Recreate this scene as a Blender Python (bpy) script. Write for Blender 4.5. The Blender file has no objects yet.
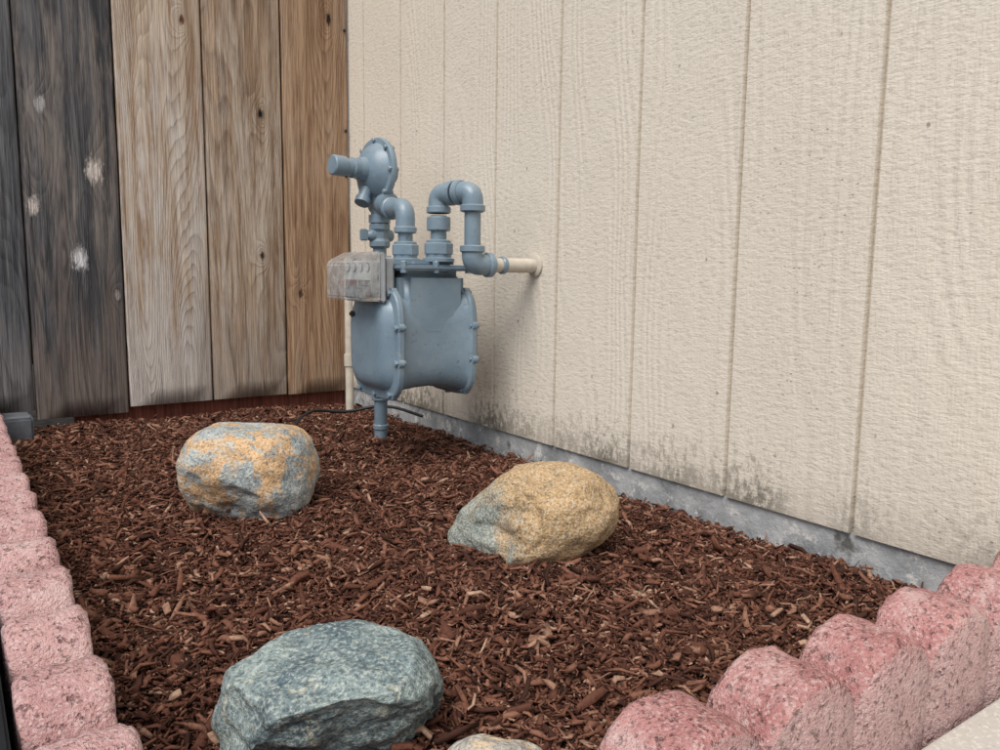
import bpy, bmesh, math, random
import numpy as np
from mathutils import Vector, Matrix, noise as mn
random.seed(3); rng=np.random.default_rng(7)
scene=bpy.context.scene
COL=scene.collection

# ------------------------------------------------------------------ node helpers
class T:
    def __init__(s,name):
        s.m=bpy.data.materials.new(name); s.m.use_nodes=True
        s.t=s.m.node_tree; s.t.nodes.clear()
        s.out=s.t.nodes.new('ShaderNodeOutputMaterial')
        s.b=s.t.nodes.new('ShaderNodeBsdfPrincipled')
        s.t.links.new(s.b.outputs[0],s.out.inputs[0])
        s.tc=s.t.nodes.new('ShaderNodeTexCoord').outputs['Object']
    def put(s,sock,v):
        if isinstance(v,bpy.types.NodeSocket): s.t.links.new(v,sock)
        else:
            if isinstance(v,(tuple,list)) and len(v)==3 and sock.type=='RGBA': v=(*v,1)
            sock.default_value=v
    def n(s,typ,ins={},out=0,**kw):
        nd=s.t.nodes.new(typ)
        for k,v in kw.items(): setattr(nd,k,v)
        for k,v in ins.items(): s.put(nd.inputs[k],v)
        return nd.outputs[out]
    def mp(s,scale=(1,1,1),loc=(0,0,0),rot=(0,0,0),vec=None):
        return s.n('ShaderNodeMapping',{'Vector':vec or s.tc,'Scale':scale,'Location':loc,'Rotation':rot})
    def noise(s,scale,detail=3,rough=.5,vec=None,dist=0,out=0):
        return s.n('ShaderNodeTexNoise',{'Vector':vec or s.tc,'Scale':scale,'Detail':detail,'Roughness':rough,'Distortion':dist},out=out)
    def vor(s,scale,vec=None,feature='F1',out=0,rand=1):
        return s.n('ShaderNodeTexVoronoi',{'Vector':vec or s.tc,'Scale':scale,'Randomness':rand},out=out,feature=feature)
    def math(s,op,a,b=0,c=0,clamp=False):
        nd=s.t.nodes.new('ShaderNodeMath'); nd.operation=op; nd.use_clamp=clamp
        for i,v in enumerate((a,b,c)): s.put(nd.inputs[i],v)
        return nd.outputs[0]
    def rng(s,v,a,b,c=0,d=1):
        return s.n('ShaderNodeMapRange',{'Value':v,'From Min':a,'From Max':b,'To Min':c,'To Max':d})
    def mix(s,f,a,b,mode='MIX'):
        nd=s.t.nodes.new('ShaderNodeMix'); nd.data_type='RGBA'; nd.blend_type=mode
        s.put(nd.inputs[0],f); s.put(nd.inputs[6],a); s.put(nd.inputs[7],b)
        return nd.outputs[2]
    def sep(s,v=None):
        nd=s.t.nodes.new('ShaderNodeSeparateXYZ'); s.put(nd.inputs[0],v or s.tc); return nd.outputs
    def bump(s,h,strength=.5,dist=.002,normal=None):
        i={'Height':h,'Strength':strength,'Distance':dist}
        if normal: i['Normal']=normal
        return s.n('ShaderNodeBump',i)
    def fin(s,col,rough=.7,normal=None,metal=0,spec=.4):
        s.put(s.b.inputs['Base Color'],col); s.put(s.b.inputs['Roughness'],rough)
        s.put(s.b.inputs['Metallic'],metal); s.put(s.b.inputs['Specular IOR Level'],spec)
        if normal: s.put(s.b.inputs['Normal'],normal)
        return s.m

# ------------------------------------------------------------------ mesh helpers
def add(name,me,mat=None,parent=None,smooth=False):
    o=bpy.data.objects.new(name,me); COL.objects.link(o)
    if mat: me.materials.append(mat)
    if parent: o.parent=parent
    if smooth:
        me.polygons.foreach_set('use_smooth',[True]*len(me.polygons))
    return o
def empty(name,loc=(0,0,0)):
    o=bpy.data.objects.new(name,None); COL.objects.link(o); o.location=loc; o.empty_display_size=.05; return o
def pyd(verts,faces,name='m'):
    me=bpy.data.meshes.new(name); me.from_pydata([tuple(v) for v in verts],[],faces); me.update(); return me
def box(name,lo,hi,mat,parent=None,bev=0,seg=2,smooth=False):
    bm=bmesh.new(); bmesh.ops.create_cube(bm,size=1)
    for v in bm.verts: v.co=Vector([lo[i]+(v.co[i]+.5)*(hi[i]-lo[i]) for i in range(3)])
    if bev: bmesh.ops.bevel(bm,geom=list(bm.edges),offset=bev,segments=seg,affect='EDGES')
    me=bpy.data.meshes.new(name); bm.to_mesh(me); bm.free()
    o=add(name,me,mat,parent,smooth=smooth)
    if smooth: me.set_sharp_from_angle(angle=math.radians(50))
    return o
def frame(ax):
    ax=Vector(ax).normalized(); h=Vector((0,0,1)) if abs(ax.z)<.9 else Vector((1,0,0))
    u=ax.cross(h).normalized(); return ax,u,ax.cross(u).normalized()
def lathe(name,p,ax,prof,mat,parent,seg=28,smooth=True,poly=None):
    a,u,w=frame(ax); p=Vector(p); V=[];Fc=[]
    for t,r in prof:
        for i in range(seg):
            an=2*math.pi*i/seg; V.append(p+a*t+(u*math.cos(an)+w*math.sin(an))*r)
    n=len(prof)
    for j in range(n-1):
        for i in range(seg):
            Fc.append((j*seg+i,j*seg+(i+1)%seg,(j+1)*seg+(i+1)%seg,(j+1)*seg+i))
    Fc.append(tuple(range(seg))[::-1]); Fc.append(tuple((n-1)*seg+i for i in range(seg)))
    me=pyd(V,Fc); bm=bmesh.new(); bm.from_mesh(me); bmesh.ops.recalc_face_normals(bm,faces=bm.faces); bm.to_mesh(me); bm.free()
    o=add(name,me,mat,parent,smooth)
    if smooth: me.set_sharp_from_angle(angle=math.radians(38))
    return o
def fillet(pts,r,n=8):
    pts=[Vector(p) for p in pts]; out=[pts[0]]
    for i in range(1,len(pts)-1):
        a,b,c=pts[i-1],pts[i],pts[i+1]; d1=(a-b).normalized(); d2=(c-b).normalized()
        rr=min(r,(a-b).length*.49,(c-b).length*.49)
        for k in range(n+1):
            t=k/n; p1=b+d1*rr; p2=b+d2*rr
            out.append((1-t)**2*p1+2*t*(1-t)*b+t*t*p2)
    out.append(pts[-1]); return out
def tube(name,pts,r,mat,parent,seg=20,smooth=True):
    V=[];Fc=[]; n=len(pts); prev=None
    for i,p in enumerate(pts):
        t=(pts[min(i+1,n-1)]-pts[max(i-1,0)]).normalized()
        if prev is None: _,u,w=frame(t)
        else:
            u=(prev-t*prev.dot(t)).normalized()
        w=t.cross(u); prev=u
        rr=r[i] if isinstance(r,list) else r
        for k in range(seg):
            an=2*math.pi*k/seg; V.append(p+(u*math.cos(an)+w*math.sin(an))*rr)
    for j in range(n-1):
        for i in range(seg):
            Fc.append((j*seg+i,j*seg+(i+1)%seg,(j+1)*seg+(i+1)%seg,(j+1)*seg+i))
    Fc.append(tuple(range(seg))[::-1]); Fc.append(tuple((n-1)*seg+i for i in range(seg)))
    me=pyd(V,Fc); o=add(name,me,mat,parent,smooth); me.set_sharp_from_angle(angle=math.radians(50)); return o

# ------------------------------------------------------------------ materials
def mat_siding():
    s=T('beige_siding_paint'); x,y,z=s.sep()
    g=s.noise(1,1,.5,vec=s.mp((1,6,1.1)))
    ring=s.math('SINE',s.math('MULTIPLY',g,130))
    st=s.noise(1,2,.75,vec=s.mp((60,62,150)))
    st2=s.noise(1,2,.6,vec=s.mp((60,230,34)))
    h=s.math('ADD',s.math('MULTIPLY',ring,.22),s.math('ADD',s.math('MULTIPLY',st,1.35),s.math('MULTIPLY',st2,.8)))
    big=s.noise(3,3)
    c=s.mix(big,(.64,.575,.485),(.74,.675,.58))
    c=s.mix(s.rng(st,.33,.45,.28,0),c,(.42,.36,.27))
    fl=s.vor(1,vec=s.mp((1,30,20),rot=(.5,0,0)),out=0)
    f=s.math('MULTIPLY',s.rng(fl,.05,.09,1,0),s.rng(big,.50,.56))
    fl2=s.vor(1,vec=s.mp((1,60,95),rot=(-.4,0,0)))
    f2=s.math('MULTIPLY',s.rng(fl2,.08,.14,1,0),s.rng(big,.50,.42))
    c=s.mix(s.math('MULTIPLY',s.math('MAXIMUM',f,f2),.65),c,(.17,.14,.09))
    low=s.rng(z,.035,.21,1,0)
    mn_=s.noise(1,5,.8,vec=s.mp((1,75,44)))
    mil=s.rng(s.math('ADD',mn_,s.math('MULTIPLY',s.math('POWER',low,2.0),.22)),.60,.70)
    zone=s.rng(s.noise(1,2,vec=s.mp((1,3.2,.3),loc=(3,.5,0))),.42,.58,.15,1)
    c=s.mix(s.math('MULTIPLY',s.math('MULTIPLY',mil,s.math('MULTIPLY',low,zone)),.95),c,(.10,.09,.07))
    c=s.mix(s.math('MULTIPLY',s.rng(z,.03,.10,1,0),.22),c,(.34,.30,.24))
    return s.fin(c,.6,s.bump(h,.6,.0017),spec=.35)
def mat_foundation():
    s=T('foundation_concrete'); n=s.noise(14,5,.65)
    c=s.mix(s.rng(n,.35,.65),(.22,.23,.24),(.46,.47,.47))
    c=s.mix(s.rng(s.noise(38,4,.7),.56,.64),c,(.60,.59,.56))
    c=s.mix(s.rng(s.noise(9,5,.7),.60,.68),c,(.12,.12,.11))
    return s.fin(c,.85,s.bump(s.noise(60,4,.7),.8,.004))
def mat_mulch():
    s=T('mulch_chips')
    a=s.t.nodes.new('ShaderNodeAttribute'); a.attribute_name='rnd'; r=a.outputs['Fac']
    cr=s.t.nodes.new('ShaderNodeValToRGB'); s.put(cr.inputs[0],r)
    e=cr.color_ramp.elements; e[0].position=0; e[0].color=(.034,.015,.010,1); e[1].position=1; e[1].color=(.46,.30,.21,1)
    for p,cc in((.28,(.085,.033,.021,1)),(.60,(.158,.064,.040,1)),(.87,(.235,.108,.070,1)),(.95,(.33,.185,.125,1))):
        k=e.new(p); k.color=cc
    c=s.mix(s.rng(s.noise(300,2,.6),.42,.7,0,.5),cr.outputs[0],(.035,.016,.011))
    return s.fin(c,.85,spec=.2)
def mat_soil(name,a,b,sc=60):
    s=T(name); c=s.mix(s.rng(s.noise(sc,4,.7),.35,.65),a,b)
    return s.fin(c,.95,s.bump(s.noise(sc*1.5,3,.7),1,.006),spec=.2)
def mat_path():
    s=T('path_concrete'); n=s.noise(6,5,.6)
    c=s.mix(n,(.38,.355,.315),(.52,.495,.45))
    c=s.mix(s.math('MULTIPLY',s.rng(s.noise(260,3,.6),.52,.62),.6),c,(.62,.59,.54))
    c=s.mix(s.math('MULTIPLY',s.rng(s.vor(170),.05,.14,1,0),.7),c,(.14,.12,.10))
    return s.fin(c,.85,s.bump(s.noise(240,3,.7),.5,.0015))
def mat_edger(name,a,b,side,pale,pa=.4):
    s=T(name); n=s.noise(12,4,.65)
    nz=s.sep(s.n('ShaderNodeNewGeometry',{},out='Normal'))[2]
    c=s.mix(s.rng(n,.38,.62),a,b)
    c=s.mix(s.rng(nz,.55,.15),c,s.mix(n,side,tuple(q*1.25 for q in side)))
    sp=s.vor(480,out=1); g=s.n('ShaderNodeSeparateColor',{0:sp})
    c=s.mix(s.rng(g,.74,.9,0,.45),c,pale)
    c=s.mix(s.rng(g,.16,.04,0,.5),c,(.13,.085,.08))
    pt=s.noise(170,3,.65)
    pit=s.rng(pt,.30,.42)
    c=s.mix(s.math('MULTIPLY',s.math('SUBTRACT',1,pit),.7),c,(.14,.07,.065))
    c=s.mix(s.rng(s.noise(28,5,.75),.50,.66,0,pa),c,pale)
    h=s.math('ADD',pit,s.math('MULTIPLY',s.noise(380,2,.7),1.5))
    return s.fin(c,.92,s.bump(h,1.0,.0021),spec=.2)
def mat_rock(name,base,base2,ochre,amount,speck,seed,topbias=.0,sp_amt=.5,pscale=14,xb=0,soft=.05,crack=.25,ocm=.85,gsc=260):
    s=T(name); v=s.mp(loc=(seed,seed*.7,seed*1.3))
    n=s.noise(13,5,.65,vec=v,dist=.3)
    c=s.mix(s.rng(n,.38,.60),base,base2)
    x,y,z=s.sep()
    m=s.math('ADD',s.noise(pscale,7,.72,vec=s.mp(loc=(seed*2,1,seed)),dist=.5),s.math('ADD',s.math('MULTIPLY',z,topbias),s.math('MULTIPLY',x,xb)))
    m=s.rng(m,amount,amount+soft)
    oc=s.mix(s.rng(s.noise(60,5,.7,vec=v),.35,.65),ochre,tuple(min(1,q*1.45+.06) for q in ochre))
    c=s.mix(s.math('MULTIPLY',m,ocm),c,oc)
    grain=s.noise(gsc,3,.7,vec=v)
    c=s.mix(s.rng(grain,.53,.60,0,sp_amt),c,speck)
    c=s.mix(s.rng(grain,.46,.38,0,.6),c,tuple(q*.35 for q in base))
    c=s.mix(s.rng(s.noise(75,5,.75,vec=s.mp(loc=(9,seed,2))),.57,.66,0,.6),c,tuple(q*.4 for q in base))
    cr=s.math('ABSOLUTE',s.math('SUBTRACT',s.noise(6,5,.6,vec=s.mp((1,1,2.2),loc=(seed,9,4))),.5))
    crm=s.rng(cr,0,.006,1,0)
    c=s.mix(s.math('MULTIPLY',crm,crack),c,(.07,.065,.055))
    h=s.math('ADD',s.math('MULTIPLY',s.noise(45,5,.75),1.6),grain)
    return s.fin(c,.82,s.bump(h,.9,.003),spec=.3)
def mat_meter():
    s=T('meter_grey_enamel')
    c=s.mix(s.rng(s.noise(14,4,.6),.35,.65),(.150,.215,.270),(.195,.265,.32))
    c=s.mix(s.rng(s.noise(50,5,.75),.60,.68,0,.35),c,(.32,.35,.36))
    c=s.mix(s.rng(s.noise(75,4,.7),.63,.69,0,.65),c,(.10,.075,.055))
    nz=s.sep(s.n('ShaderNodeNewGeometry',{},out='Normal'))[2]
    c=s.mix(s.math('MULTIPLY',s.rng(nz,.3,1),s.rng(s.noise(60,4,.7),.35,.7,0,.45)),c,(.38,.37,.33))
    return s.fin(c,s.rng(s.noise(30,3),.3,.7,.28,.46),s.bump(s.noise(120,3,.6),.35,.0013),spec=.6)
def mat_plain(name,c,rough=.5,var=.12,metal=0):
    s=T(name); d=tuple(q*(1-var*2) for q in c)
    return s.fin(s.mix(s.rng(s.noise(35,4,.65),.35,.65),c,d),rough,s.bump(s.noise(200,2),.15,.001),metal)
def mat_clear():
    s=T('clear_plastic_cover'); s.t.nodes.remove(s.b)
    tr=s.n('ShaderNodeBsdfTransparent',{0:(.96,.97,.97,1)})
    gl=s.n('ShaderNodeBsdfGlossy',{'Color':(1,1,1,1),'Roughness':.06})
    df=s.n('ShaderNodeBsdfDiffuse',{'Color':(.78,.80,.81,1)})
    fr=s.n('ShaderNodeFresnel',{'IOR':1.5})
    haze=s.rng(s.noise(60,4,.7),.4,.7,.12,.42)
    a=s.n('ShaderNodeMixShader',{0:haze,1:tr,2:df})
    b=s.n('ShaderNodeMixShader',{0:s.math('MULTIPLY',fr,.9),1:a,2:gl})
    s.t.links.new(b,s.out.inputs[0]); return s.m

def mat_wood(name,c_lo,c_hi,c_line,knots,weather=None,wz=(0,1),seed=0,lines=13,streak=.55,patch=None,kw=1,stain=.5,silver=.35):
    s=T(name); x,y,z=s.sep()
    n=s.noise(1,1,.4,vec=s.mp((7.5,1,.75),loc=(seed*3.1,seed,seed*1.7)),dist=.2)
    kd=None; core=None
    jag=s.math('MULTIPLY',s.math('SUBTRACT',s.noise(1,4,.8,vec=s.mp((130,1,34))),.5),3.4) if knots else 0
    for kx,kz,kr,kt in knots:
        dx=s.math('DIVIDE',s.math('SUBTRACT',x,kx),kr); dz=s.math('DIVIDE',s.math('SUBTRACT',z,kz),kr*1.7)
        d=s.math('SQRT',s.math('ADD',s.math('MULTIPLY',dx,dx),s.math('MULTIPLY',dz,dz)))
        e=s.math('MULTIPLY',s.math('EXPONENT',s.math('MULTIPLY',d,-.6)),.22*kw)
        kd=e if kd is None else s.math('ADD',kd,e)
        m=s.rng(s.math('ADD',d,jag),.5,1.15,1,0)
        core=(m,kt,core)
    nn=s.math('ADD',n,kd) if kd else n
    nn=s.math('ADD',nn,s.math('MULTIPLY',s.noise(1,3,.6,vec=s.mp((30,1,4))),.030))
    fr=s.math('FRACT',s.math('MULTIPLY',nn,lines*3.4))
    line=s.math('MULTIPLY',s.math('POWER',fr,2.0),s.rng(fr,.86,1,1,0))
    fib=s.noise(1,4,.8,vec=s.mp((380,50,7)))
    fib2=s.noise(1,4,.7,vec=s.mp((50,10,1.6),loc=(seed,0,0)))
    c=s.mix(s.rng(fib2,.40,.60),c_lo,c_hi)
    wn=s.noise(1,5,.78,vec=s.mp((22,1,2.6),loc=(seed,2,1)))
    if weather:
        w=s.rng(z,wz[0],wz[1],1,0)
        w=s.rng(s.math('ADD',w,s.math('MULTIPLY',s.math('SUBTRACT',wn,.5),2.4)),.3,.75)
        c=s.mix(s.math('MULTIPLY',w,.85),c,weather)
    if patch:
        pc,pz0,pz1,ps=patch
        w=s.math('MULTIPLY',s.rng(wn,.46,.58),s.math('MULTIPLY',s.rng(z,pz0,pz0+.15),s.rng(z,pz1,pz1+.2,1,0)))
        c=s.mix(s.math('MULTIPLY',w,ps),c,pc)
    c=s.mix(s.math('MULTIPLY',line,s.rng(fib2,.3,.6,.85,.35)),c,c_line)
    # rain-stained dark streaks and silvered fibres
    sn=s.noise(1,4,.75,vec=s.mp((34,1,1.1),loc=(seed*2.3,5,2)))
    c=s.mix(s.rng(sn,.53,.66,0,stain),c,tuple(q*.9 for q in c_line))
    c=s.mix(s.rng(sn,.44,.34,0,silver),c,tuple(sum(c_hi)/3*k for k in (1.12,1.08,1.04)))
    c=s.mix(s.rng(fib,.50,.64,0,streak),c,tuple(q*.5 for q in c_line))
    c=s.mix(s.rng(fib,.47,.34,0,.55),c,tuple(min(1,q*1.25+.05) for q in c_hi))
    k=core
    while k:
        m,kt,k2=k
        c=s.mix(m,c,s.mix(s.rng(fib,.46,.58),kt,tuple(q*.4 for q in kt))); k=k2
    h=s.math('ADD',s.math('MULTIPLY',line,-.6),fib)
    return s.fin(c,.85,s.bump(h,.8,.002),spec=.2)

M_sid=mat_siding(); M_fnd=mat_foundation(); M_mul=mat_mulch(); M_path=mat_path()
M_bed=mat_soil('bed_soil',(.02,.009,.006),(.05,.022,.015))
M_gr=mat_soil('dark_soil',(.02,.018,.016),(.06,.052,.045),30)
M_met=mat_meter()
M_blk=mat_plain('plain_black',(.012,.014,.016),.5)

# ------------------------------------------------------------------ ground / path / bed
me=pyd([(-40,-40,-.07),(40,-40,-.07),(40,40,-.07),(-40,40,-.07)],[(0,1,2,3)]); add('ground',me,M_gr)
box('concrete_path',(-.93,-6,-.15),(0.006,-1.779,.010),M_path,None,.006)
box('black_strip',(-.9300,-1.73,-.12),(-.9225,-.03,.089),M_blk,None,.002)  # added black strip covering the outer face of the left edger
def H(x,y):
    return -.010+.010*mn.noise(Vector((x*5,y*5,0)))+.006*mn.noise(Vector((x*17,y*17,3)))-.010*max(0,1+x/.10)
nx,ny=110,200; V=[];Fc=[]
for j in range(ny+1):
    for i in range(nx+1):
        x=-.9+.91*i/nx; y=-1.75+1.79*j/ny
        V.append((x,y,H(x,y)-.006+.004*mn.noise(Vector((x*60,y*60,1)))))
for j in range(ny):
    for i in range(nx):
        a=j*(nx+1)+i; Fc.append((a,a+1,a+nx+2,a+nx+1))
bed=add('mulch_bed',pyd(V,Fc),M_bed,None,True)

def chips(N,Lr,Wr,zup,name,sl=.45,bright=0):
    x=rng.uniform(-.865,.004,N); y=-1.71+1.71*rng.random(N)**1.35
    hz=np.array([H(a,b) for a,b in zip(x,y)])
    L=np.exp(rng.normal(math.log(Lr),sl,N)).clip(.003,.036); W=np.minimum(np.exp(rng.normal(math.log(Wr),.45,N)),L*.45)
    Th=W*rng.uniform(.3,.7,N)
    yaw=rng.uniform(0,2*np.pi,N); pit=rng.normal(0,.28,N); rol=rng.normal(0,.7,N)
    z=hz+rng.uniform(-.003,zup,N)+np.abs(np.sin(pit))*L*.4
    bend=rng.normal(0,.14,N)*L
    d=np.stack([np.cos(yaw)*np.cos(pit),np.sin(yaw)*np.cos(pit),np.sin(pit)],1)
    s0=np.stack([-np.sin(yaw),np.cos(yaw),0*yaw],1); u0=np.cross(d,s0)
    s=s0*np.cos(rol)[:,None]+u0*np.sin(rol)[:,None]; u=np.cross(d,s)
    C=np.stack([x,y,z],1); P=[]
    for k,t in enumerate((-.5,0,.5)):
        wk=W*(rng.uniform(.25,1.05,N) if k!=1 else rng.uniform(.85,1.15,N))
        off=bend if k==1 else 0*bend
        c=C+d*(t*L)[:,None]+u*off[:,None]+s*(rng.normal(0,.22,N)*W)[:,None]
        for a,b in((-.5,-.5),(.5,-.5),(.5,.5),(-.5,.5)):
            jl=rng.uniform(-.12,.12,N)*L if k!=1 else 0*L
            P.append(c+s*(a*wk)[:,None]+u*(b*Th)[:,None]+d*jl[:,None])
    P=np.stack(P,1).reshape(-1,3)
    f=[(3,2,1,0),(8,9,10,11)]
    for k in(0,4):
        for i in range(4): f.append((k+i,k+(i+1)%4,k+4+(i+1)%4,k+4+i))
    f=np.array(f); F=(f[None]+12*np.arange(N)[:,None,None]).reshape(-1,4)
    me=bpy.data.meshes.new(name); me.vertices.add(len(P)); me.vertices.foreach_set('co',P.astype(np.float32).ravel())
    me.loops.add(F.size); me.loops.foreach_set('vertex_index',F.astype(np.int32).ravel())
    me.polygons.add(len(F)); me.polygons.foreach_set('loop_start',np.arange(0,F.size,4,dtype=np.int32))
    me.update(calc_edges=True)
    at=me.attributes.new('rnd','FLOAT','POINT'); at.data.foreach_set('value',np.repeat(np.clip(rng.random(N)*(1-bright)+bright,0,1),12).astype(np.float32))
    return add(name,me,M_mul,bed)
chips(62000,.0108,.0029,.009,'bark_chips')
chips(52000,.0052,.0019,.011,'bark_crumbs')
chips(2600,.022,.0046,.013,'bark_shreds',.35)
chips(900,.018,.0036,.015,'pale_splinters',.4,.8)

# ------------------------------------------------------------------ house wall
house=empty('house_wall')
prof=[]; G0=.0873;S=.2035
ks=[-(G0+S*k) for k in range(-8,30)]
for gy in ks:
    for dy,dx in((.0038,0),(.0028,.009),(-.0028,.009),(-.0038,0)): prof.append((gy+dy,dx))
prof=[(prof[0][0]+.2,0)]+prof+[(prof[-1][0]-.2,0)]
V=[];zs=[.0365,.5,1,1.6,2.5]
for zz in zs:
    for yy,dx in prof: V.append((dx,yy,zz))
n=len(prof);Fc=[(j*n+i,j*n+i+1,(j+1)*n+i+1,(j+1)*n+i) for j in range(len(zs)-1) for i in range(n-1)]
Fc=[f[::-1] for f in Fc]
b0=len(V)
for yy,dx in prof: V.append((.016,yy,.0365))
Fc+=[(i,i+1,b0+i+1,b0+i) for i in range(n-1)]
add('siding',pyd(V,Fc),M_sid,house)
box('foundation',(.006,-6.2,-.3),(.2,1.9,.0362),M_fnd,house)
box('wall_core',(.017,-6.2,.0375),(.2,1.9,2.5),M_sid,house)

# ------------------------------------------------------------------ fence
fence=empty('wooden_fence')
bx=[.0]+[-.1895-.197*k for k in range(0,14)]
specs={
0:dict(c_lo=(.26,.15,.085),c_hi=(.42,.28,.175),c_line=(.090,.045,.027),knots=[(-.06,1.02,.010,(.03,.018,.012)),(-.15,.30,.007,(.10,.05,.03))],weather=(.33,.24,.175),wz=(-.1,.25),seed=1.3,lines=12,patch=((.46,.36,.27),.5,1.1,.4),stain=.5,silver=.2),
1:dict(c_lo=(.25,.165,.105),c_hi=(.43,.32,.23),c_line=(.085,.048,.032),knots=[(-.246,.755,.009,(.008,.006,.005)),(-.25,.40,.007,(.07,.04,.025))],weather=(.35,.29,.24),wz=(.0,.5),seed=4.2,lines=10,patch=((.54,.48,.41),.1,.9,.7),stain=.55),
2:dict(c_lo=(.36,.25,.165),c_hi=(.56,.46,.365),c_line=(.17,.095,.06),knots=[(-.43,.95,.007,(.16,.07,.04))],weather=(.56,.53,.50),wz=(.1,.6),seed=7.7,lines=17,patch=((.64,.60,.56),.2,.8,.75),stain=.35,silver=.4),
3:dict(c_lo=(.042,.043,.048),c_hi=(.135,.13,.135),c_line=(.024,.023,.025),knots=[(-.635,.585,.017,(.74,.66,.60)),(-.76,.50,.012,(.60,.53,.49)),(-.675,.385,.016,(.74,.73,.74)),(-.735,.72,.011,(.48,.46,.46)),(-.60,.30,.007,(.4,.36,.33))],weather=(.20,.155,.13),wz=(.0,.5),seed=2.1,lines=10,patch=((.34,.28,.24),.3,.9,.55),kw=.5,stain=.6,silver=.5),
4:dict(c_lo=(.07,.074,.085),c_hi=(.18,.18,.19),c_line=(.03,.029,.03),knots=[(-.84,.66,.016,(.64,.64,.64))],weather=(.20,.19,.185),wz=(.0,.4),seed=9.4,lines=9,kw=.5)}
def plank(i,x0,x1,z0,z1,mat):
    nz=40; V=[];Fc=[]
    cols=[0,.014,.03,.33,.66,.97,.986,1]
    yo=random.uniform(-.002,.002)
    for j in range(nz+1):
        z=z0+(z1-z0)*j/nz
        a=x0+.0006*(1+mn.noise(Vector((i*7,z*6,0)))); b=x1-.0006*(1+mn.noise(Vector((i*7,z*6,9))))
        for t in cols:
            e=min(t,1-t); yy=-.004*(1-(2*t-1)**2)*.5+yo+( .005 if e==0 else .001 if e<.02 else 0)
            V.append((a+(b-a)*t,yy+.001*mn.noise(Vector((i*3,z*3,t*3))),z))
    m=len(cols)
    for j in range(nz):
        for k in range(m-1): Fc.append((j*m+k,j*m+k+1,(j+1)*m+k+1,(j+1)*m+k))
    o=add('plank_%d'%(i+1),pyd(V,Fc),mat,fence,True)
    md=o.modifiers.new('t','SOLIDIFY'); md.thickness=.016; md.offset=-1
    return o
M_red=mat_wood('redwood_rail',(.22,.06,.04),(.30,.10,.062),(.10,.035,.022),[],seed=3,lines=6)
M_rail=mat_wood('rail_wood',(.10,.07,.05),(.17,.12,.09),(.05,.03,.02),[],seed=5,lines=6)
for i in range(len(bx)-1):
    sp=specs.get(i)
    if sp is None:
        sp=dict(specs[3 if i%2 else 4]); sp['seed']=i*1.9; sp['knots']=[(bx[i+1]+.08,.4+.1*(i%3),.012,(.4,.36,.33))]
    if i<7: mt=mat_wood('weathered_wood_%d'%(i+1),**sp)
    zb={0:.030,1:.032,2:.032,3:.018,4:.040}.get(i,.04)
    plank(i,bx[i+1]+.0004,bx[i]-.0004-(.004 if i==0 else 0),zb,1.78+.004*random.random(),mt)
    box('gap_blocker',(bx[i+1]-.03,.0262,.143),(bx[i+1]+.03,.038,1.74),M_rail,fence)  # unseen slat added behind each board gap so no daylight shows through
box('kickboard',(-.70,.0262,-.06),(-.012,.050,.14),M_red,fence,.002)
for z in(.42,1.5): box('rail',(-2.7,.0390,z),(-.012,.078,z+.088),M_rail,fence,.003)
for x in(-.97,-2.6): box('post',(x,.0795,-.3),(x+.09,.168,1.75),M_rail,fence,.004)
M_nail=mat_plain('rusty_nail',(.03,.022,.018),.6)
for z in(.62,.74,1.0,1.13): lathe('nail',(-.014,-.0035,z),(0,-1,0),[(-.002,.004),(.0015,.004),(.0025,.002)],M_nail,fence,10)
box('concrete_block',(-.915,-.125,-.06),(-.795,-.035,.045),mat_plain('block_concrete',(.14,.155,.175),.9,.2),None,.005)

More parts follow.
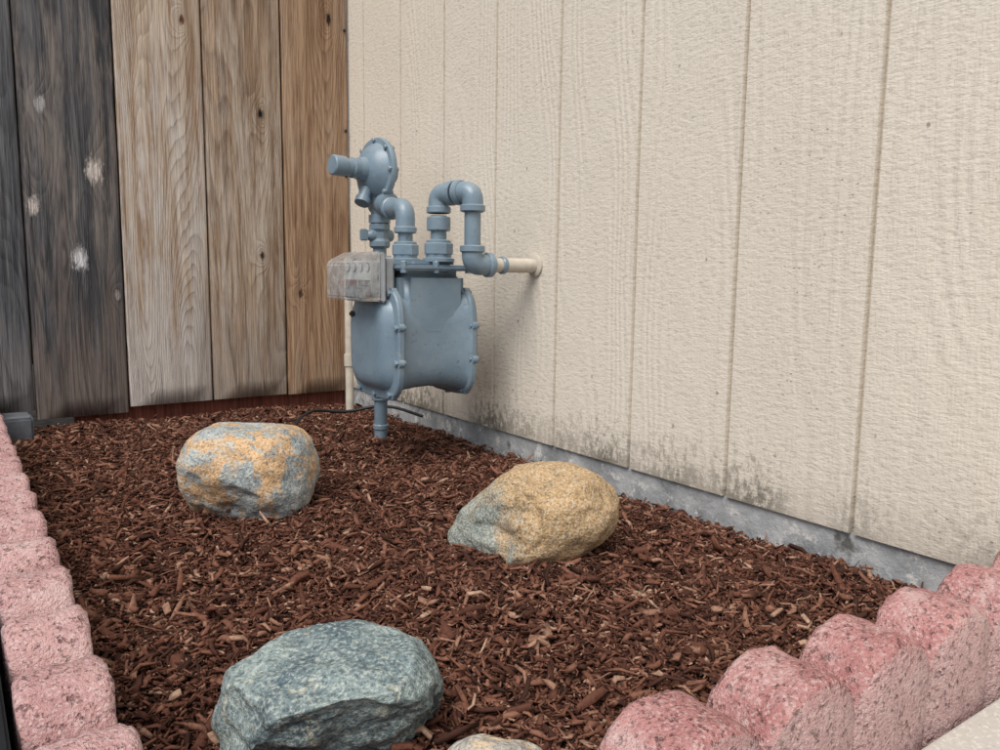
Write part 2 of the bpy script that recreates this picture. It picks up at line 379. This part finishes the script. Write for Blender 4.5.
# ------------------------------------------------------------------ scalloped edgers
def edger(name,x0,n,period,axis,c0,c1,zbase,zval,zpk,mat,gapn=6):
    root=empty(name); k=0
    while k<n:
        m=min(gapn,n-k)
        pts=[]
        a=x0+k*period; sub=18; q9=.965
        for q in range(m):
            for i in range(sub+ (1 if q==m-1 else 0)):
                u=-math.cos(math.pi*i/sub)
                e0=math.sqrt(1-q9*q9)
                zz=zval+(zpk-zval)*(math.sqrt(1-(u*q9)**2)-e0)/(1-e0)
                t=a+(q+(u+1)/2)*period
                pts.append((t,zz+.0012*mn.noise(Vector((t*40,c0,0)))))
        gp=.0012
        pts[0]=(pts[0][0]+gp,pts[0][1]); pts[-1]=(pts[-1][0]-gp,pts[-1][1])
        cs=[0,.02,.05,.09,.14,.22,.32,.41,.5,.59,.68,.77,.86,.91,.95,.98,1]
        def rnd(c):
            e=min(c,1-c)*abs(c1-c0)
            return -.005*(1-min(1,e/.007))**2
        V=[];Fc=[]; P=len(pts)
        jit=random.uniform(-.0015,.0015); tilt=random.uniform(-.002,.002)
        zr=[zbase+(zval-zbase)*f for f in (0,.3,.5,.65,.8,.9)]
        rows=[]
        def vert(t,c,z):
            cc=c0+(c1-c0)*c+jit+tilt*z
            uu=abs(((t-a)/period)%1*2-1)
            cc+=(.5-c)*2*(-1 if c1<c0 else 1)*.005*uu**3
            v=(t,cc,z) if axis=='x' else (cc,t,z)
            q=Vector(v)
            w=.0013*mn.noise(q*55)+.0012*mn.noise(q*140)+.0009*mn.noise(q*300)
            e=min(c,1-c)
            if e<.03: w+=-.0022*max(0,mn.noise(q*75+Vector((5,5,5))))*(1 if c==0 or c==1 else .6)
            V.append((v[0]+w,v[1]+w,v[2]+w)); return len(V)-1
        for (t,z) in pts:
            col=[vert(t,0,zz) for zz in zr]
            col+=[vert(t,c,z+rnd(c)) for c in cs]
            col+=[vert(t,1,zz) for zz in zr[::-1]]
            rows.append(col)
        for i in range(P-1):
            for j in range(len(rows[0])-1):
                Fc.append((rows[i][j],rows[i+1][j],rows[i+1][j+1],rows[i][j+1]))
        Fc.append(tuple(rows[0])); Fc.append(tuple(rows[-1][::-1]))
        me=pyd(V,Fc); bm=bmesh.new(); bm.from_mesh(me); bmesh.ops.recalc_face_normals(bm,faces=bm.faces); bm.to_mesh(me); bm.free()
        o=add('edger_unit_%d'%(k//gapn+1),me,mat,root,True); me.set_sharp_from_angle(angle=math.radians(42))
        k+=m
    return root
M_e1=mat_edger('pink_concrete',(.43,.24,.232),(.55,.34,.325),(.45,.29,.285),(.66,.51,.49),.5)
M_e2=mat_edger('red_concrete',(.37,.16,.152),(.48,.245,.23),(.44,.285,.275),(.63,.49,.46),.5)
edger('scalloped_edging',-.634,6,.1035,'x',-1.776,-1.716,-.08,.062,.098,M_e2)
edger('scalloped_edging',-1.735,17,.1,'y',-.918,-.862,-.08,.054,.100,M_e1)

# ------------------------------------------------------------------ rocks
def rock(name,loc,rad,mat,seed,power=2.2,cuts=(),roll=0,amp=.07,fine=.012,yaw=-.6146,sub=6):
    bm=bmesh.new(); bmesh.ops.create_icosphere(bm,subdivisions=sub,radius=1)
    so=Vector((seed*3.3,seed*1.7,seed*5.1)); R=Vector(rad)
    for v in bm.verts:
        d=v.co.normalized()
        k=(abs(d.x)**power+abs(d.y)**power+abs(d.z)**power)**(-1/power)
        q=d*k
        q*=1+amp*2*mn.noise(d*1.3+so)+amp*.8*mn.noise(d*3.1+so)
        for n,dd,soft in cuts:
            nn=Vector(n).normalized(); e=q.dot(nn)-dd-.09*mn.noise(q*2.6+so)-.03*mn.noise(q*7+so)
            if e>0: q-=nn*e*soft
        f=mn.fractal(q*4+so,.9,2.2,6)
        q+=d*fine*f*1.6
        v.co=Vector((q.x*R.x,q.y*R.y,q.z*R.z))
    me=bpy.data.meshes.new(name); bm.to_mesh(me); bm.free()
    o=add(name,me,mat,None,True); o.location=loc; o.rotation_euler=(Matrix.Rotation(yaw,3,'Z')@Matrix.Rotation(roll,3,'Y')).to_euler()
    return o
MR1=mat_rock('ochre_grey_stone',(.25,.29,.30),(.45,.48,.46),(.50,.28,.10),.485,(.70,.67,.58),3.1,topbias=.3,sp_amt=.45,pscale=20,soft=.07)
MR2=mat_rock('speckled_ochre_stone',(.21,.25,.23),(.36,.38,.33),(.40,.235,.085),.345,(.62,.60,.53),8.3,topbias=1.2,sp_amt=.6,xb=1.8,soft=.14,gsc=330)
MR3=mat_rock('green_grey_stone',(.10,.145,.165),(.28,.345,.335),(.42,.40,.30),.60,(.58,.61,.54),5.2,sp_amt=.5,pscale=26,crack=.35)
MR4=mat_rock('pale_stone',(.36,.34,.30),(.48,.45,.40),(.44,.33,.2),.6,(.66,.62,.55),1.2)
rock('garden_rock',(-.562,-.843,.050),(.099,.095,.081),MR1,1,2.6,[((0,0,1),.86,.7),((-.2,-.9,-.5),.8,.8)],amp=.04,fine=.016)
rock('garden_rock',(-.315,-1.243,.042),(.118,.085,.067),MR2,2,2.15,[((-.72,-.62,.22),.54,.85),((-.7,.1,.7),.74,.8),((.3,-.3,.9),.86,.6)],roll=-.26,amp=.045,fine=.016)
rock('garden_rock',(-.706,-1.500,.022),(.090,.078,.060),MR3,5,2.3,[((-.10,-.12,1),.70,.75),((.30,-.90,-.42),.46,.93),((.9,-.42,-.35),.72,.85),((-.75,-.6,.15),.80,.7),((-.6,.5,.5),.88,.6)],amp=.04,fine=.022)
rock('garden_rock',(-.672,-1.680,.028),(.046,.034,.047),MR4,7,2.2,[],amp=.06)

# ------------------------------------------------------------------ gas meter
gm=empty('gas_meter')
M_bg=mat_plain('beige_pipe_paint',(.62,.56,.47),.6)
def loft(name,secs,mat,pw=4.4,seg=64):
    V=[];Fc=[]
    for x,cy,cz,hy,hz in secs:
        for i in range(seg):
            a=2*math.pi*i/seg; c,s_=math.cos(a),math.sin(a)
            k=(abs(c)**pw+abs(s_)**pw)**(-1/pw)
            V.append((x,cy+c*k*hy,cz+s_*k*hz))
    n=len(secs)
    for j in range(n-1):
        for i in range(seg): Fc.append((j*seg+i,j*seg+(i+1)%seg,(j+1)*seg+(i+1)%seg,(j+1)*seg+i))
    Fc.append(tuple(range(seg))[::-1]); Fc.append(tuple((n-1)*seg+i for i in range(seg)))
    me=pyd(V,Fc); bm=bmesh.new(); bm.from_mesh(me); bmesh.ops.recalc_face_normals(bm,faces=bm.faces); bm.to_mesh(me); bm.free()
    o=add(name,me,mat,gm,True); me.set_sharp_from_angle(angle=math.radians(35)); return o
CY,CZ=-.70,.243
prof=[(-.296,.052,.056),(-.294,.064,.070),(-.288,.074,.080),(-.276,.082,.088),(-.2745,.094,.103),(-.272,.096,.105),(-.264,.096,.105),(-.2615,.094,.103),
 (-.260,.088,.096),(-.245,.083,.090),(-.215,.080,.087),(-.18,.0795,.086),(-.150,.082,.089),(-.130,.088,.095),(-.120,.092,.099),(-.1185,.094,.103),(-.116,.096,.105),(-.108,.096,.105),(-.1055,.094,.103),(-.104,.082,.087),(-.09,.072,.078),(-.082,.055,.06)]
loft('body_and_covers',[(x,CY,CZ,a,b) for x,a,b in prof],M_met)
for fx,dr in((-.2745,-1),(-.1055,1)):
    for i in range(10):
        a=2*math.pi*(i+.5)/10; c,s_=math.cos(a),math.sin(a); k=(abs(c)**4.4+abs(s_)**4.4)**(-1/4.4)
        p=(fx,CY+c*k*.090,CZ+s_*k*.098)
        lathe('flange_bolt',p,(dr,0,0),[(-.016,.0058),(.005,.0058),(.006,.0045)],M_met,gm,6,False)
        lathe('bolt_lug',(fx-dr*.011,CY+c*k*.0915,CZ+s_*k*.100),(dr,0,0),[(0,.0085),(.0105,.0085)],M_met,gm,14)
box('upper_case',(-.256,-.780,.25),(-.118,-.620,.381),M_met,gm,.016,5,True)
box('top_plate',(-.264,-.790,.378),(-.112,-.610,.389),M_met,gm,.004,2)
box('top_cap',(-.235,-.772,.3875),(-.140,-.628,.398),M_met,gm,.008,3)
for x in(-.257,-.19,-.119):
    for y in(-.783,-.617): lathe('lid_bolt',(x,y,.386),(0,0,1),[(-.012,.0062),(.008,.0062),(.0095,.005)],M_met,gm,6,False)
box('slot',(-.2985,-.662,.288),(-.290,-.636,.300),M_blk,gm,.003)
ix=empty('index'); ix.parent=gm
M_hou=mat_plain('index_housing_grey',(.36,.38,.39),.5)
M_wht=mat_plain('dial_plate',(.50,.51,.50),.4,.08)
M_cl=mat_clear()
box('index_base',(-.285,-.760,.325),(-.262,-.625,.404),M_hou,ix,.005,3)
box('index_frame',(-.292,-.768,.320),(-.284,-.616,.410),M_hou,ix,.003,2)
box('dial_plate',(-.305,-.752,.336),(-.2925,-.632,.395),M_wht,ix,.002)
M_dk=mat_plain('dial_black',(.09,.09,.095),.4); M_rd=mat_plain('dial_brown',(.22,.10,.085),.5)
for i in range(4):
    lathe('dial',(-.3055,-.736+i*.028,.383),(-1,0,0),[(0,.0085),(.0012,.0085)],M_dk,ix,20); lathe('dial_face',(-.3068,-.736+i*.028,.383),(-1,0,0),[(0,.0072),(.0006,.0072)],M_wht,ix,20)
box('register_window',(-.3075,-.746,.346),(-.3055,-.70,.36),M_dk,ix)
box('barcode',(-.3075,-.69,.344),(-.3055,-.645,.360),M_rd,ix)
box('transmitter_module',(-.326,-.752,.326),(-.308,-.68,.348),M_hou,ix,.002)
box('transmitter_label',(-.318,-.7535,.330),(-.3095,-.7523,.345),M_rd,ix)
def cover():
    y0,y1=-.764,-.620
    pr_=[(-.2925,.322),(-.332,.322),(-.336,.328),(-.336,.388),(-.330,.396),(-.300,.411),(-.2925,.411)]
    V=[(x,y0,z) for x,z in pr_]+[(x,y1,z) for x,z in pr_]; m=len(pr_)
    Fc=[(i,(i+1)%m,m+(i+1)%m,m+i) for i in range(m)]+[tuple(range(m))[::-1],tuple(range(m,2*m))]
    me=pyd(V,Fc); bm=bmesh.new(); bm.from_mesh(me); bmesh.ops.recalc_face_normals(bm,faces=bm.faces)
    bmesh.ops.bevel(bm,geom=list(bm.edges),offset=.0025,segments=2,affect='EDGES'); bm.to_mesh(me); bm.free()
    add('clear_cover',me,M_cl,ix)
cover()
pr=.0150
def nut(p,ax,h=.022,r=.028): return lathe('union_nut',p,ax,[(0,r*.93),(.002,r),(h-.002,r),(h,r*.93)],M_met,gm,8,False)
def collar(p,ax,h=.016,r=.0215): return lathe('collar',p,ax,[(0,r*.9),(.002,r),(h-.002,r),(h,r*.9)],M_met,gm,26)
def elbow(a,b,c,r=.0192,fr=.03):
    a,b,c=Vector(a),Vector(b),Vector(c)
    tube('elbow',fillet([a,b,c],fr,10),r,M_met,gm,24)
    collar(a,(b-a),.013,.0228); collar(c,(b-c),.013,.0228)
A=(-.172,-.632); B=(-.172,-.762)
for X,Y in(A,B):
    lathe('port',(X,Y,.395),(0,0,1),[(0,.030),(.006,.030),(.008,.024),(.018,.024)],M_met,gm,28)
    nut((X,Y,.408),(0,0,1),.022,.0275)
    lathe('washer',(X,Y,.430),(0,0,1),[(0,.023),(.004,.023),(.006,.019)],M_met,gm,28)
zt=.520; D=(-.146,-.838)
tube('outlet_nipple',[Vector((B[0],B[1],.42)),Vector((B[0],B[1],.48))],pr,M_met,gm)
collar((B[0],B[1],.452),(0,0,1),.026,.0222)
elbow((B[0],B[1],.484),(B[0],B[1],zt),(B[0]+.012,B[1]-.036,zt))
elbow((D[0],D[1],.484),(D[0],D[1],zt),(D[0]-.012,D[1]+.036,zt))
tube('bridge',[Vector((B[0],B[1]-.01,zt)),Vector((D[0],D[1]+.01,zt))],pr*1.0,M_met,gm)
tube('drop_pipe',[Vector((D[0],D[1],.50)),Vector((D[0],D[1],.41))],pr,M_met,gm)
elbow((D[0],D[1],.425),(D[0],D[1],.390),(D[0]+.042,D[1],.390))
tube('wall_pipe',[Vector((D[0]+.03,D[1],.390)),Vector((.02,D[1],.390))],.0135,M_bg,gm)
lathe('wall_escutcheon',(-.001,D[1],.390),(-1,0,0),[(0,.021),(.003,.021),(.006,.016)],M_bg,gm)
collar((D[0]+.062,D[1],.390),(1,0,0),.010,.0165)
RX,RY=-.163,-.500
tube('riser',[Vector((RX,RY,-.05)),Vector((RX,RY,.50))],.0145,M_met,gm)
collar((RX,RY,.095),(0,0,1),.022,.020)
collar((RX,RY,.030),(0,0,1),.012,.0175)
lathe('valve_body',(RX,RY,.425),(0,0,1),[(0,.019),(.004,.023),(.014,.023),(.02,.019),(.034,.019),(.04,.023),(.05,.023),(.054,.018)],M_met,gm,8,False)
lathe('valve_plug',(RX-.030,RY,.452),(1,0,0),[(0,.008),(.008,.013),(.03,.015),(.056,.013),(.06,.010)],M_met,gm,16)
box('valve_key',(RX-.045,RY-.005,.440),(RX-.028,RY+.005,.464),M_met,gm,.002)
zc=.585
lathe('regulator_inlet',(RX,RY,.478),(0,0,1),[(0,.023),(.016,.023),(.018,.018),(.04,.020),(.06,.024),(.085,.02)],M_met,gm)
lathe('regulator_outlet_boss',(RX,RY+.02,.515),(0,-1,0),[(0,.018),(.02,.020),(.045,.020),(.047,.0245),(.066,.0245),(.068,.02)],M_met,gm)
elbow((A[0]+.006,RY-.055,.505),(A[0],A[1],.503),(A[0],A[1],.452),r=.0195,fr=.045)
tube('inlet_nipple',[Vector((A[0],A[1],.46)),Vector((A[0],A[1],.425))],pr,M_met,gm)
ax=Vector((-1,-.12,.04)).normalized(); pc=Vector((RX-.004,RY,zc))
lathe('diaphragm_case',pc,ax,[(-.028,.022),(-.022,.040),(-.010,.054),(-.004,.058),(-.0035,.068),(.0,.070),(.006,.070),(.0095,.068),(.010,.058),(.022,.050),(.033,.034),(.036,.026),(.05,.022)],M_met,gm,40)
for i in range(8):
    a=2*math.pi*i/8; _,u,w=frame(ax); p=pc+(u*math.cos(a)+w*math.sin(a))*.0635
    lathe('case_screw',p-ax*.008,ax,[(0,.0052),(.022,.0052),(.023,.004)],M_met,gm,6,False)
lathe('spring_tower',pc+ax*.045,ax,[(0,.021),(.018,.021),(.020,.0175),(.034,.0175),(.036,.0205),(.062,.0205),(.064,.018)],M_met,gm,24)
lathe('vent',pc+ax*.028+Vector((0,0,-.04)),(-.5,-.3,-1),[(0,.013),(.02,.013),(.022,.016),(.035,.016)],M_met,gm,16)
lathe('regulator_back',pc-ax*.02,-ax,[(0,.025),(.018,.022),(.02,.015)],M_met,gm)
gm.location.z=-.012
cd=empty('conduit_pipe')
tube('conduit',[Vector((-.085,-.165,-.03)),Vector((-.085,-.165,.36))],.0105,M_bg,cd)
lathe('conduit_coupling',(-.085,-.165,.12),(0,0,1),[(0,.0135),(.03,.0135)],M_bg,cd)
cb=[(-.04,-.47,.03),(-.10,-.40,.055),(-.19,-.36,.035),(-.26,-.36,.05),(-.33,-.43,.045),(-.38,-.52,.012),(-.40,-.56,-.02)]
pts=fillet(cb,.07,6); cbl=empty('ground_cable'); tube('cable',pts,.0036,M_blk,cbl,10)

# ------------------------------------------------------------------ camera
P=[-0.93844,-2.05261,0.3645,0.61456,0.12907,0.01273,789.42]
phi,p,r=P[3:6]
F=Vector((math.sin(phi)*math.cos(p),math.cos(phi)*math.cos(p),-math.sin(p)))
R0=Vector((math.cos(phi),-math.sin(phi),0));U0=R0.cross(F)
R=R0*math.cos(r)+U0*math.sin(r);U=-R0*math.sin(r)+U0*math.cos(r)
cam=bpy.data.cameras.new('camera'); co=bpy.data.objects.new('camera',cam); COL.objects.link(co)
M=Matrix((R,U,-F)).transposed().to_4x4(); M.translation=Vector(P[:3]); co.matrix_world=M
cam.sensor_width=36; cam.lens=P[6]/1000*36; cam.clip_start=.01; cam.clip_end=200
scene.camera=co

# ------------------------------------------------------------------ light
w=bpy.data.worlds.new('World'); scene.world=w; w.use_nodes=True; nt=w.node_tree; nt.nodes.clear()
el=math.radians(55)
sk=nt.nodes.new('ShaderNodeTexSky'); sk.sky_type='NISHITA'; sk.sun_disc=False; sk.sun_elevation=el
hs=nt.nodes.new('ShaderNodeHueSaturation'); hs.inputs['Saturation'].default_value=.35
bg=nt.nodes.new('ShaderNodeBackground'); bg.inputs[1].default_value=.15
ou=nt.nodes.new('ShaderNodeOutputWorld')
nt.links.new(sk.outputs[0],hs.inputs['Color']); nt.links.new(hs.outputs[0],bg.inputs[0]); nt.links.new(bg.outputs[0],ou.inputs[0])
sd=Vector((-.58,-.34,0)).normalized()*math.cos(el)+Vector((0,0,math.sin(el)))
sk.sun_rotation=math.atan2(sd.x,sd.y)
sl=bpy.data.lights.new('sun','SUN'); sl.energy=3.2; sl.angle=math.radians(40); sl.color=(1,.955,.90)
so=bpy.data.objects.new('sun',sl); COL.objects.link(so); so.rotation_euler=sd.to_track_quat('Z','Y').to_euler(); so.location=(-2,-1,4)
scene.view_settings.view_transform='Standard'; scene.view_settings.look='None'; scene.view_settings.exposure=0
